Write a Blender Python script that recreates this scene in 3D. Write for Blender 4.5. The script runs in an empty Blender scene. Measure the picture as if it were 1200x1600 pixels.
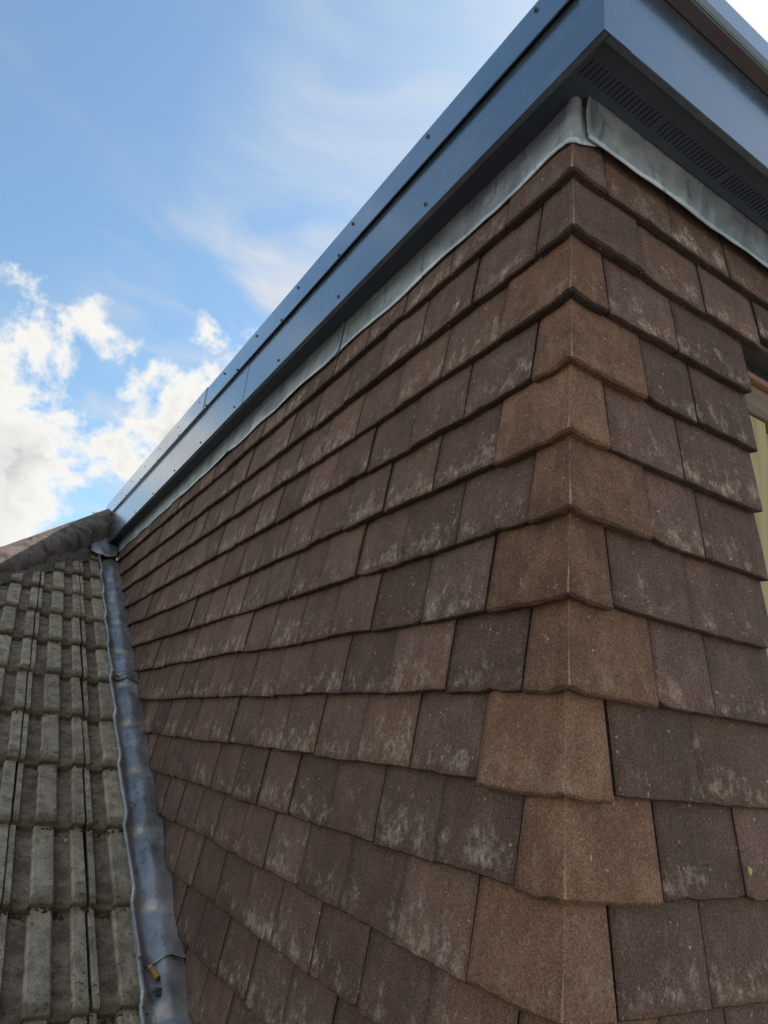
import bpy, bmesh, math, random
from mathutils import Vector, Matrix, noise
rad = math.radians
S = bpy.context.scene
COL = S.collection
rng = random.Random(7)

# ------------------------------------------------------------------ camera
cam_d = bpy.data.cameras.new('camera'); cam = bpy.data.objects.new('camera', cam_d); COL.objects.link(cam)
Rm = Matrix(((0.8460009797, -0.2546839196, -0.4684212244),
             (-0.5237333075, -0.2322912410, -0.8196000255),
             (0.0999287993, 0.9387102217, -0.3299050693)))
cam.matrix_world = Matrix.Translation((-0.614, -0.593, -0.887)) @ Rm.to_4x4()
cam_d.sensor_fit = 'VERTICAL'; cam_d.sensor_height = 24.0
cam_d.lens = 24.0 * 1056.28 / 1600.0
cam_d.clip_start = 0.02; cam_d.clip_end = 6000
S.camera = cam
S.render.resolution_x, S.render.resolution_y = 768, 1024

# ------------------------------------------------------------------ light
SUN_AZ, SUN_EL = rad(66.0), rad(50.0)          # azimuth from +Y towards +X
sun_dir = Vector((math.sin(SUN_AZ) * math.cos(SUN_EL), math.cos(SUN_AZ) * math.cos(SUN_EL), math.sin(SUN_EL)))
sd = bpy.data.lights.new('sun', 'SUN'); sd.energy = 3.0; sd.angle = rad(0.5); sd.color = (1.0, 0.95, 0.87)
sun = bpy.data.objects.new('sun', sd); COL.objects.link(sun)
sun.rotation_euler = (-sun_dir).to_track_quat('-Z', 'Y').to_euler()

S.view_settings.view_transform = 'Standard'; S.view_settings.look = 'None'
S.view_settings.gamma = 1.0; S.view_settings.use_curve_mapping = False
S.view_settings.exposure = 0.78


class NT:
    """small node-tree helper"""
    def __init__(s, nt):
        s.t = nt; s.n = nt.nodes; s.l = nt.links
        for n in list(s.n): s.n.remove(n)

    def put(s, inp, v):
        if isinstance(v, bpy.types.NodeSocket): s.l.new(v, inp)
        elif v is not None:
            if hasattr(inp.default_value, '__len__') and not hasattr(v, '__len__'): v = (v, v, v)
            if hasattr(v, '__len__') and len(inp.default_value) == 4 and len(v) == 3: v = (*v, 1)
            inp.default_value = v

    def math(s, op, a, b=None, c=None, clamp=False):
        n = s.n.new('ShaderNodeMath'); n.operation = op; n.use_clamp = clamp
        s.put(n.inputs[0], a)
        if b is not None: s.put(n.inputs[1], b)
        if c is not None: s.put(n.inputs[2], c)
        return n.outputs[0]

    def vmath(s, op, a, b=None, out=0):
        n = s.n.new('ShaderNodeVectorMath'); n.operation = op
        s.put(n.inputs[0], a)
        if b is not None:
            s.put(n.inputs['Scale'] if op == 'SCALE' else n.inputs[1], b)
        return n.outputs['Value'] if op in ('DOT_PRODUCT', 'LENGTH') else n.outputs[0]

    def mapr(s, v, a, b, c=0.0, d=1.0, smooth=True):
        n = s.n.new('ShaderNodeMapRange')
        if smooth: n.interpolation_type = 'SMOOTHSTEP'
        s.put(n.inputs[0], v)
        for i, x in enumerate((a, b, c, d)): s.put(n.inputs[i + 1], x)
        return n.outputs[0]

    def noise(s, vec, scale, detail=3, rough=0.55, dist=0.0):
        n = s.n.new('ShaderNodeTexNoise')
        s.put(n.inputs['Vector'], vec)
        n.inputs['Scale'].default_value = scale; n.inputs['Detail'].default_value = detail
        n.inputs['Roughness'].default_value = rough; n.inputs['Distortion'].default_value = dist
        return n.outputs['Fac']

    def voro(s, vec, scale, out='Distance'):
        n = s.n.new('ShaderNodeTexVoronoi'); s.put(n.inputs['Vector'], vec); n.inputs['Scale'].default_value = scale
        return n.outputs[out]

    def mix(s, f, a, b, typ='MIX'):
        n = s.n.new('ShaderNodeMix'); n.data_type = 'RGBA'; n.blend_type = typ
        s.put(n.inputs[0], f); s.put(n.inputs[6], a); s.put(n.inputs[7], b)
        return n.outputs[2]

    def sep(s, v):
        n = s.n.new('ShaderNodeSeparateXYZ'); s.put(n.inputs[0], v); return n.outputs

    def comb(s, x, y, z):
        n = s.n.new('ShaderNodeCombineXYZ')
        for i, v in enumerate((x, y, z)): s.put(n.inputs[i], v)
        return n.outputs[0]

    def mapping(s, v, scale=(1, 1, 1), loc=(0, 0, 0), rot=(0, 0, 0)):
        n = s.n.new('ShaderNodeMapping'); s.put(n.inputs[0], v)
        n.inputs['Scale'].default_value = scale; n.inputs['Location'].default_value = loc
        n.inputs['Rotation'].default_value = rot
        return n.outputs[0]


# ------------------------------------------------------------------ sky
W = bpy.data.worlds.new('World'); S.world = W; W.use_nodes = True
w = NT(W.node_tree)
sky = w.n.new('ShaderNodeTexSky'); sky.sky_type = 'NISHITA'; sky.sun_disc = False
sky.sun_elevation = SUN_EL; sky.sun_rotation = SUN_AZ
sky.air_density = 1.0; sky.dust_density = 0.4; sky.ozone_density = 3.5
D = w.n.new('ShaderNodeTexCoord').outputs['Generated']
dx, dy, dz = w.sep(D)[:3]
# high thin cloud: the direction projected on a flat layer overhead
zz = w.math('MAXIMUM', dz, 0.06)
flat = w.comb(w.math('DIVIDE', dx, zz), w.math('DIVIDE', dy, zz), 0.0)
warp = w.noise(w.mapping(flat, (1.2, 1.2, 1), (3.1, 1.7, 0)), 1.0, 3)
flat2 = w.vmath('ADD', flat, w.comb(warp, w.math('MULTIPLY', warp, -0.7), 0))
ci1 = w.noise(w.mapping(flat2, (1.1, 2.6, 1), (0.4, 5.2, 0), (0, 0, rad(38))), 1.0, 6, 0.55)
ci2 = w.noise(w.mapping(flat2, (0.8, 1.0, 1), (7.4, 2.2, 0)), 1.0, 4, 0.5)
cirrus = w.math('MULTIPLY', w.mapr(ci1, 0.42, 0.66), w.mapr(ci2, 0.38, 0.60))
def lobe(d, a, b):
    v = Vector(d).normalized()
    return w.mapr(w.vmath('DOT_PRODUCT', w.vmath('NORMALIZE', D), tuple(v)), math.cos(rad(a)), math.cos(rad(b)))
veil = w.math('MAXIMUM', lobe((0.33, 0.47, 0.82), 17, 4), lobe((.60, .28, .78), 16, 4))
veil2 = lobe((0.30, 0.66, 0.69), 15, 3)
cirrus = w.math('ADD', w.math('MULTIPLY', cirrus, 0.68), w.math('MULTIPLY', w.mapr(ci1, 0.38, 0.62), w.math('MULTIPLY', w.math('MAXIMUM', veil, veil2), 0.60)), clamp=True)
# cumulus: billows low in the sky, thicker where a bank stands
cn = w.noise(D, 8.0, 9, 0.60, 0.15)
cb = w.noise(w.mapping(D, (1, 1, 1.25), (4.0, 2.0, 1.0)), 2.3, 3, 0.5)
banks = None
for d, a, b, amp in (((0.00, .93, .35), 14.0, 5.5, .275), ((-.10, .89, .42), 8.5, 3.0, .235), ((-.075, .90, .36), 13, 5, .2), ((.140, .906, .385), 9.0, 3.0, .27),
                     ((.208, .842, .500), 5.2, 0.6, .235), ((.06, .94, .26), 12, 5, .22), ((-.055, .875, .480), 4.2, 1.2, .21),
                     ((-.45, .80, .36), 17, 6, .24), ((-.8, .5, .33), 22, 9, .26), ((-.88, -.28, .42), 27, 12, .27), ((-.3, -.9, .42), 30, 12, .27), ((-.62, -.45, .80), 18, 7, .25),  # banks left and behind are out of view, enlarged to add light on the roof
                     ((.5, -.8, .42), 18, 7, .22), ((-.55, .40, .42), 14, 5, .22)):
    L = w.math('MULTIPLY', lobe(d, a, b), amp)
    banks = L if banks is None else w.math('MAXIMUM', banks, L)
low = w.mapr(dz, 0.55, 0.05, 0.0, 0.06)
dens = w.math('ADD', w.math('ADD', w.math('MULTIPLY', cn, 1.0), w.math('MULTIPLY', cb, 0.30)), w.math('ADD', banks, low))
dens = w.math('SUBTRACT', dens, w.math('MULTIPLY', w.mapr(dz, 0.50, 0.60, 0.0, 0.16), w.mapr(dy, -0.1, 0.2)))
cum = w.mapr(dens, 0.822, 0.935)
# shading of the billows: thick parts greyer, edges towards the sun white
D2 = w.vmath('ADD', D, tuple(sun_dir * 0.035))
cn2 = w.noise(D2, 8.0, 9, 0.60, 0.15)
rel = w.mapr(w.math('SUBTRACT', cn, cn2), -0.07, 0.09)
thick = w.mapr(dens, 0.90, 1.06)
sh = w.math('MULTIPLY', thick, w.math('SUBTRACT', 1.0, w.math('MULTIPLY', rel, 0.65)), clamp=True)
ccol = w.mix(sh, (6.4, 6.25, 5.9), (3.8, 3.8, 3.7))
blue = w.mix(1.0, sky.outputs[0], (1.34, 1.42, 1.24), 'MULTIPLY')
c1 = w.mix(cirrus, blue, (4.5, 4.85, 5.3))
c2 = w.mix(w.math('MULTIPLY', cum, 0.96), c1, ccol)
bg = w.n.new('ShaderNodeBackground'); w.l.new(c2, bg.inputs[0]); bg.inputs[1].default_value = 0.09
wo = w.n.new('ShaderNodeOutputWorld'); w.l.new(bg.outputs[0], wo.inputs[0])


# ------------------------------------------------------------------ materials
def new_mat(name):
    m = bpy.data.materials.new(name); m.use_nodes = True
    t = NT(m.node_tree)
    b = t.n.new('ShaderNodeBsdfPrincipled'); o = t.n.new('ShaderNodeOutputMaterial')
    t.l.new(b.outputs[0], o.inputs[0])
    return m, t, b


def bump(t, b, h, strength, dist):
    n = t.n.new('ShaderNodeBump'); n.inputs['Strength'].default_value = strength; n.inputs['Distance'].default_value = dist
    t.put(n.inputs['Height'], h); t.l.new(n.outputs[0], b.inputs['Normal'])


def obj_coords(t):
    tc = t.n.new('ShaderNodeTexCoord').outputs['Object']
    oi = t.n.new('ShaderNodeObjectInfo').outputs['Random']
    off = t.comb(t.math('MULTIPLY', oi, 37.0), t.math('MULTIPLY', oi, 91.0), t.math('MULTIPLY', oi, 53.0))
    return tc, oi, t.vmath('ADD', tc, off)


def clay(name, dark, mid, light, edge=False, bloom=1.0, spread=1.0):
    """sand-faced concrete plain tile; local z runs up the tile from its lower edge, u along it"""
    m, t, b = new_mat(name)
    tc, oi, vc = obj_coords(t)
    r2 = t.math('FRACT', t.math('MULTIPLY', oi, 17.31)); r3 = t.math('FRACT', t.math('MULTIPLY', oi, 71.7))
    z = t.sep(tc)[2]
    blot = t.noise(vc, 16.0, 4, 0.6)
    base = t.mix(t.mapr(blot, 0.35, 0.68), dark, mid)
    base = t.mix(t.math('MULTIPLY', t.mapr(r2, 0.45, 1.0), 0.55 * spread), base, light)
    # cooler, greyer individual tiles
    base = t.mix(t.math('MULTIPLY', t.mapr(r3, 0.7, 1.0), 0.08), base, (mid[0] * .66, mid[0] * .64, mid[0] * .60))
    val = t.math('ADD', 0.82, t.math('MULTIPLY', oi, 0.36))
    # streaks that run down the face
    vs = t.mapping(vc, (1.0, 1.0, 0.16))
    st = t.noise(vs, 75.0, 4, 0.6)
    val = t.math('MULTIPLY', val, t.mapr(st, 0.3, 0.75, 0.92, 1.10))
    # sand grains, coarse and fine
    g1 = t.noise(vc, 620.0, 2, 0.7); g2 = t.voro(vc, 520.0)
    g3 = t.noise(vc, 300.0, 3, 0.75)
    val = t.math('MULTIPLY', val, t.mapr(g1, 0.3, 0.72, 0.55, 1.55))
    val = t.math('MULTIPLY', val, t.mapr(g3, 0.32, 0.70, 0.72, 1.34))
    base = t.mix(1.0, base, t.comb(val, val, val), 'MULTIPLY')
    # pale lime bloom gathered towards the lower edge
    vb = t.mapping(vc, (1.0, 1.0, 0.80))
    e1 = t.noise(vb, 30.0, 6, 0.72, 0.0); e2 = t.noise(vb, 110.0, 4, 0.7); e3 = t.noise(vs, 60.0, 3, 0.6)
    grad = t.mapr(z, 0.006, 0.100, 0.105, -0.02)
    dip = t.mapr(z, 0.0, 0.016, -0.075, 0.0)
    ee = t.math('ADD', t.math('ADD', t.math('MULTIPLY', e1, 0.70), t.math('MULTIPLY', e2, 0.20)), t.math('MULTIPLY', e3, 0.10))
    ee = t.math('ADD', ee, t.math('ADD', grad, dip))
    gp = t.n.new('ShaderNodeNewGeometry').outputs['Position']
    ee = t.math('ADD', ee, t.math('MULTIPLY', t.math('SUBTRACT', r2, 0.50), 0.075))
    ee = t.math('ADD', ee, t.math('MULTIPLY', t.math('SUBTRACT', t.noise(gp, 2.2, 2), 0.5), 0.13))
    bl = t.math('MULTIPLY', t.mapr(ee, 0.560, 0.765), t.mapr(t.math('ADD', t.math('MULTIPLY', g1, .5), t.math('MULTIPLY', e2, .5)), 0.38, 0.58, 0.25, 1.0))
    base = t.mix(t.math('MULTIPLY', bl, 0.80 * bloom), base, (0.60, 0.46, 0.36))
    # white specks
    sp = t.noise(vc, 130.0, 2, 0.5)
    base = t.mix(t.math('MULTIPLY', t.mapr(sp, 0.70, 0.76), 0.70), base, (0.50, 0.47, 0.41))
    t.put(b.inputs['Base Color'], base)
    b.inputs['Roughness'].default_value = 0.86
    b.inputs['Specular IOR Level'].default_value = 0.25
    hgt = t.math('ADD', t.math('MULTIPLY', g1, 0.6), t.math('ADD', t.math('MULTIPLY', g2, 0.5), t.math('MULTIPLY', e2, 0.5)))
    bump(t, b, hgt, 0.75, 0.0016 if not edge else 0.004)
    return m


M = {}
M['tile'] = clay('brown_tile', (0.128, 0.073, 0.055), (0.168, 0.096, 0.071), (0.192, 0.107, 0.072))
M['tile_edge'] = clay('shaded_tile_edge', (0.050, 0.030, 0.025), (0.078, 0.044, 0.034), (0.085, 0.048, 0.035), True, 0.15)  # edge colour darkened to stand in for shade under the tiles
M['corner'] = clay('corner_tile', (0.158, 0.080, 0.048), (0.245, 0.126, 0.077), (0.250, 0.122, 0.074), False, 0.35)
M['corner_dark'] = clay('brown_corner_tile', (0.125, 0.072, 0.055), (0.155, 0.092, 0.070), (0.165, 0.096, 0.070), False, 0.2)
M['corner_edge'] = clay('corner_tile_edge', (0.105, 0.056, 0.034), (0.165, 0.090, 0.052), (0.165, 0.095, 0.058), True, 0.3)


def make_arris():
    m, t, b = new_mat('highlight_arris')
    tc, oi, vc = obj_coords(t)
    n = t.noise(vc, 90.0, 4, 0.6); g = t.noise(vc, 620.0, 2, 0.7)
    c = t.mix(t.mapr(n, 0.3, 0.7), (0.26, 0.155, 0.10), (0.40, 0.27, 0.19))  # paler colour paints a highlight along the corner arris
    v = t.mapr(g, 0.3, 0.7, 0.7, 1.3)
    t.put(b.inputs['Base Color'], t.mix(1.0, c, t.comb(v, v, v), 'MULTIPLY')); b.inputs['Roughness'].default_value = 0.9
    bump(t, b, g, 0.6, 0.0015)
    return m


M['arris'] = make_arris()


def make_roof_mat():
    m, t, b = new_mat('weathered_roof_tile')
    tc, oi, vc = obj_coords(t)
    x, y, z = t.sep(tc)[:3]
    n1 = t.noise(vc, 22.0, 5, 0.65); n2 = t.noise(t.mapping(vc, (1, 0.3, 1)), 70.0, 4, 0.65); g = t.noise(vc, 480.0, 3, 0.7)
    # height above the tile's own sloping pan
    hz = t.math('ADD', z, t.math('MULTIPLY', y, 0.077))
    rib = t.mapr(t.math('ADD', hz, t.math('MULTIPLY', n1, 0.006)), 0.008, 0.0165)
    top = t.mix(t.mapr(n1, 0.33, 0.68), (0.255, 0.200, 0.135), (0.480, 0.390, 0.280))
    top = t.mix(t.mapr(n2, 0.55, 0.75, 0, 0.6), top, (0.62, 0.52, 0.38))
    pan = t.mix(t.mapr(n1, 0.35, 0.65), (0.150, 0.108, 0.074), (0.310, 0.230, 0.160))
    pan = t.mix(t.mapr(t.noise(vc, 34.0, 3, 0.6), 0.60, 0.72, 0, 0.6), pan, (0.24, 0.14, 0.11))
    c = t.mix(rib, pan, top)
    # algae along the lower edge
    al = t.mapr(t.math('ADD', y, t.math('MULTIPLY', n1, 0.06)), 0.030, 0.075, 1.0, 0.0)
    c = t.mix(t.math('MULTIPLY', al, 0.60), c, (0.080, 0.070, 0.035))
    # lichen dots
    ld = t.noise(vc, 75.0, 4, 0.6)
    c = t.mix(t.mapr(ld, 0.66, 0.72, 0, 0.7), c, (0.50, 0.45, 0.32))
    c = t.mix(t.mapr(ld, 0.40, 0.33, 0, 0.75), c, (0.035, 0.032, 0.026))
    v = t.math('MULTIPLY', t.mapr(g, 0.3, 0.70, 0.50, 1.60), t.math('ADD', 0.85, t.math('MULTIPLY', oi, 0.3)))
    c = t.mix(1.0, c, t.comb(v, v, v), 'MULTIPLY')
    t.put(b.inputs['Base Color'], c); b.inputs['Roughness'].default_value = 0.93; b.inputs['Specular IOR Level'].default_value = 0.2
    h = t.math('ADD', t.math('MULTIPLY', g, 0.35), t.math('ADD', n2, t.math('MULTIPLY', ld, 0.5)))
    bump(t, b, h, 0.8, 0.004)
    return m


M['roof_tile'] = make_roof_mat()


def make_hip_mat():
    m, t, b = new_mat('lichened_hip_tile')
    tc, oi, vc = obj_coords(t)
    n1 = t.noise(vc, 9.0, 5, 0.65, 0.5); n2 = t.noise(vc, 30.0, 4, 0.7); g = t.noise(vc, 260.0, 3, 0.7)
    c = t.mix(t.mapr(n1, 0.36, 0.62), (0.095, 0.072, 0.055), (0.260, 0.205, 0.160))
    c = t.mix(t.mapr(n2, 0.52, 0.66, 0, 0.75), c, (0.30, 0.165, 0.135))
    c = t.mix(t.mapr(n2, 0.42, 0.33, 0, 0.8), c, (0.06, 0.056, 0.048))
    v = t.mapr(g, 0.3, 0.72, 0.75, 1.3)
    c = t.mix(1.0, c, t.comb(v, v, v), 'MULTIPLY')
    t.put(b.inputs['Base Color'], c); b.inputs['Roughness'].default_value = 0.93
    bump(t, b, t.math('ADD', n2, t.math('MULTIPLY', g, 0.4)), 0.9, 0.014)
    return m


M['hip'] = make_hip_mat()


def make_lead(name, a, c2, blotch=1.0, metal=0.75, rough=0.42):
    m, t, b = new_mat(name)
    tc, oi, vc = obj_coords(t)
    n1 = t.noise(vc, 7.0, 5, 0.6, 0.6); n2 = t.noise(t.mapping(vc, (1, 1, 0.25)), 38.0, 5, 0.65); n3 = t.noise(vc, 160.0, 3, 0.7)
    c = t.mix(t.mapr(n1, 0.34, 0.66), a, c2)
    c = t.mix(t.mapr(n2, 0.56, 0.74, 0, 0.55 * blotch), c, (0.62, 0.64, 0.66))
    c = t.mix(t.mapr(n2, 0.43, 0.32, 0, 0.6 * blotch), c, (a[0] * .5, a[1] * .5, a[2] * .55))
    t.put(b.inputs['Base Color'], c)
    b.inputs['Metallic'].default_value = metal
    t.put(b.inputs['Roughness'], t.mapr(n2, 0.3, 0.7, rough - 0.07, rough + 0.14))
    h = t.math('ADD', t.noise(vc, 14.0, 3, 0.5), t.math('MULTIPLY', n3, 0.06))
    bump(t, b, h, 0.5, 0.02)
    return m


M['lead'] = make_lead('lead_sheet_new', (0.38, 0.41, 0.44), (0.62, 0.65, 0.67), 1.2, 0.45, 0.36)
M['valley_lead'] = make_lead('lead_sheet_valley', (0.30, 0.285, 0.275), (0.50, 0.475, 0.455), 1.0, 0.45, 0.36)


def coated(name, col, rough, spec=0.5, coat=0.0, metal=0.0):
    m, t, b = new_mat(name)
    tc, oi, vc = obj_coords(t)
    n = t.noise(vc, 3.0, 3, 0.5); f = t.noise(vc, 900.0, 2, 0.6); d = t.noise(t.mapping(vc, (1, .5, 1)), 24.0, 5, 0.7)
    c = t.mix(t.mapr(d, 0.45, 0.8, 0, 0.25), col, (min(1, col[0] * 2.2), min(1, col[1] * 2.1), min(1, col[2] * 2.0)))
    t.put(b.inputs['Base Color'], c)
    t.put(b.inputs['Roughness'], t.math('ADD', rough, t.mapr(d, 0.4, 0.75, -0.02, 0.09)))
    b.inputs['Specular IOR Level'].default_value = spec
    b.inputs['Metallic'].default_value = metal
    b.inputs['Coat Weight'].default_value = coat; b.inputs['Coat Roughness'].default_value = 0.12
    bump(t, b, n, 0.35, 0.012)
    return m


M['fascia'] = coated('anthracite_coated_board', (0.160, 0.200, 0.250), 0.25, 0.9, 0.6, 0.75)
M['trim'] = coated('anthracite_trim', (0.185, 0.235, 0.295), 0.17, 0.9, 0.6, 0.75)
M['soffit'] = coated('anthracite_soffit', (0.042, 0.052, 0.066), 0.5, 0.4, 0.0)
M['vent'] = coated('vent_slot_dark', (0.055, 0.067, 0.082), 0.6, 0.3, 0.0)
M['screw'] = coated('screw_head', (0.045, 0.050, 0.058), 0.35, 0.6, 0.0)


def make_wood(name, a, c2, sc=(30, 30, 2.5)):
    m, t, b = new_mat(name)
    tc, oi, vc = obj_coords(t)
    n = t.noise(t.mapping(vc, sc), 1.0, 5, 0.6, 0.8); k = t.noise(vc, 6.0, 3)
    c = t.mix(t.mapr(n, 0.3, 0.7), a, c2); c = t.mix(t.mapr(k, 0.5, 0.8, 0, 0.3), c, (a[0] * .6, a[1] * .55, a[2] * .5))
    t.put(b.inputs['Base Color'], c); b.inputs['Roughness'].default_value = 0.7
    bump(t, b, n, 0.4, 0.002)
    return m


M['ply'] = make_wood('yellow_plywood', (0.34, 0.22, 0.09), (0.50, 0.35, 0.16))
M['brown_batten'] = make_wood('dull_brown_batten', (0.075, 0.055, 0.048), (0.11, 0.08, 0.07), (3, 30, 30))
M['timber'] = make_wood('brown_timber', (0.14, 0.085, 0.05), (0.24, 0.15, 0.09), (3, 30, 30))
M['red_timber'] = make_wood('reddish_timber', (0.22, 0.10, 0.05), (0.33, 0.17, 0.09), (3, 30, 30))


def plain(name, col, rough=0.9, sc=40.0, var=0.5, bd=0.004):
    m, t, b = new_mat(name)
    tc, oi, vc = obj_coords(t)
    n = t.noise(vc, sc, 5, 0.65)
    v = t.mapr(n, 0.3, 0.7, 1 - var, 1 + var)
    t.put(b.inputs['Base Color'], t.mix(1.0, (*col, 1), t.comb(v, v, v), 'MULTIPLY'))
    b.inputs['Roughness'].default_value = rough
    bump(t, b, n, 0.6, bd)
    return m


M['dark'] = plain('black_underlay_and_shade', (0.018, 0.017, 0.017))
M['mortar'] = plain('grey_mortar', (0.15, 0.125, 0.10), 0.95, 50.0, 0.4)
M['moss'] = plain('dry_dark_moss', (0.050, 0.042, 0.020), 1.0, 120.0, 0.6)
M['bounce_ground'] = plain('pale_bounce_ground', (0.26, 0.25, 0.22), 1.0, 0.5, 0.4, 0.05)  # unseen ground, coloured pale to bounce light up onto the walls
M['epdm'] = plain('grey_roof_membrane', (0.10, 0.105, 0.11), 0.6, 12.0, 0.15)


# ------------------------------------------------------------------ builders
def link(o, parent=None, kind=None, label=None, cat=None, group=None):
    COL.objects.link(o)
    if parent is not None: o.parent = parent
    if kind: o['kind'] = kind
    if label: o['label'] = label
    if cat: o['category'] = cat
    if group: o['group'] = group
    return o


def mesh_from(verts, faces, mats, fm=None, smooth=False, name='mesh'):
    me = bpy.data.meshes.new(name); me.from_pydata([tuple(v) for v in verts], [], faces)
    for m in (mats if isinstance(mats, (list, tuple)) else [mats]): me.materials.append(m)
    if fm: me.polygons.foreach_set('material_index', fm)
    if smooth: me.polygons.foreach_set('use_smooth', [True] * len(me.polygons))
    me.update()
    return me


def obj(name, me, parent=None, **k):
    return link(bpy.data.objects.new(name, me), parent, **k)


def empty(name, loc, **k):
    o = bpy.data.objects.new(name, None); o.location = loc; o.empty_display_size = 0.1
    return link(o, None, **k)


def box_mesh(x0, x1, y0, y1, z0, z1, mat, bev=0.0, origin=None):
    bm = bmesh.new()
    bmesh.ops.create_cube(bm, size=1.0)
    for v in bm.verts:
        v.co = Vector((x0 + (v.co.x + .5) * (x1 - x0), y0 + (v.co.y + .5) * (y1 - y0), z0 + (v.co.z + .5) * (z1 - z0)))
    if bev > 0:
        bmesh.ops.bevel(bm, geom=bm.edges[:], offset=bev, segments=2, affect='EDGES')
    me = bpy.data.meshes.new('box'); bm.to_mesh(me); bm.free(); me.materials.append(mat)
    return me


def box(name, x0, x1, y0, y1, z0, z1, mat, parent=None, bev=0.0, **k):
    return obj(name, box_mesh(x0, x1, y0, y1, z0, z1, mat, bev), parent, **k)


def clip_mesh(me, co, no):
    """cut away everything on the normal side of a plane and cap the cut"""
    bm = bmesh.new(); bm.from_mesh(me)
    r = bmesh.ops.bisect_plane(bm, geom=bm.verts[:] + bm.edges[:] + bm.faces[:], plane_co=co, plane_no=no, clear_outer=True)
    ed = [e for e in r['geom_cut'] if isinstance(e, bmesh.types.BMEdge)]
    if ed:
        try: bmesh.ops.edgeloop_fill(bm, edges=ed)
        except Exception: pass
    n = len(bm.faces); bm.to_mesh(me); bm.free()
    return n


# ------------------------------------------------------------------ the dormer
G = 0.114                  # gauge of the wall tiles
PITCH = math.atan(0.588)   # pitch of the main roof
def roof_z(y): return 0.588 * y - 2.13
YB = 4.05                  # back end of the dormer

ground = obj('ground', mesh_from([(-2500, -2500, -6.5), (2500, -2500, -6.5), (2500, 2500, -6.5), (-2500, 2500, -6.5)], [(0, 1, 2, 3)], M['bounce_ground']), kind='structure')

dormer = empty('dormer', (0, 0, -2.0), label='tile-hung flat roof dormer with dark grey fascia and brown plain tiles', cat='dormer')
def dobj(name, me, parent=None, **k):
    """part of the dormer: meshes are in world coordinates, the dormer Empty sits at its base"""
    p = parent or dormer
    o = bpy.data.objects.new(name, me)
    COL.objects.link(o); o.parent = p
    for a, b_ in k.items(): o[a] = b_
    if p is dormer: o.location = (0, 0, 2.0)
    return o


cheek = dobj('cheek_wall', box_mesh(0.034, 0.14, 0.034, YB, -2.6, 0.155, M['dark']))
front = dobj('front_wall', box_mesh(0.142, 0.466, 0.034, 0.14, -2.6, 0.155, M['dark']))

TILT, TH = 0.132, 0.0150

def tile_mesh(width, seed, length=0.168, sag=1.0):
    """plain tile, local x = along the wall, y = out of the wall (0 = face at the lower edge), z = up"""
    r = random.Random(seed)
    nx = 8
    xs = [-width / 2 + width * i / nx for i in range(nx + 1)]
    bow = r.uniform(-.0012, .0016) * sag; tw = r.uniform(-.0015, .0015) * sag
    verts, faces, fm = [], [], []
    rows = []
    lift = [r.uniform(-.0011, .0011) * sag for _ in xs]
    if r.random() < .45: lift[0 if r.random() < .5 else -1] += r.uniform(.002, .005)
    if r.random() < .35: lift[r.randrange(1, nx)] += r.uniform(.0015, .003)
    # cross section going round: hidden top, face, arris, lower edge, back
    for i, x in enumerate(xs):
        u = x / (width / 2)
        zb = lift[i] + tw * u + bow * (1 - u * u)
        e = 0.0010 if i in (0, nx) else 0.0
        prof = [(length, -TILT * length),
                (0.050, -TILT * 0.050 + 0.0006 * (1 - u * u)),
                (0.0022 + zb, -TILT * .0022 - e),
                (0.0007 + zb + lift[i - 1] * .4, -0.0012 - abs(lift[i]) * 0.5),
                (0.0 + zb, -0.0028),
                (0.0004 + zb + lift[i - 2] * 0.4, -TH + 0.001),
                (0.006 + zb, -TH - TILT * .006 - 0.0006),
                (length, -TILT * length - TH)]
        rows.append(len(verts))
        for z, o in prof: verts.append((x, o, z))
    P = 8
    for i in range(nx):
        a, b_ = rows[i], rows[i + 1]
        for j in range(P - 1):
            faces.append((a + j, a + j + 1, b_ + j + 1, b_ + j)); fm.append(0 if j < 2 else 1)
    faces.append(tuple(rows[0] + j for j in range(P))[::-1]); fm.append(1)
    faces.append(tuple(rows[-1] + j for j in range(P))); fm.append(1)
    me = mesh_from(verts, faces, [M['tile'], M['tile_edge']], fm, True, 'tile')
    me.polygons.foreach_set('use_smooth', [m_ == 0 for m_ in fm])
    return me


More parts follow.
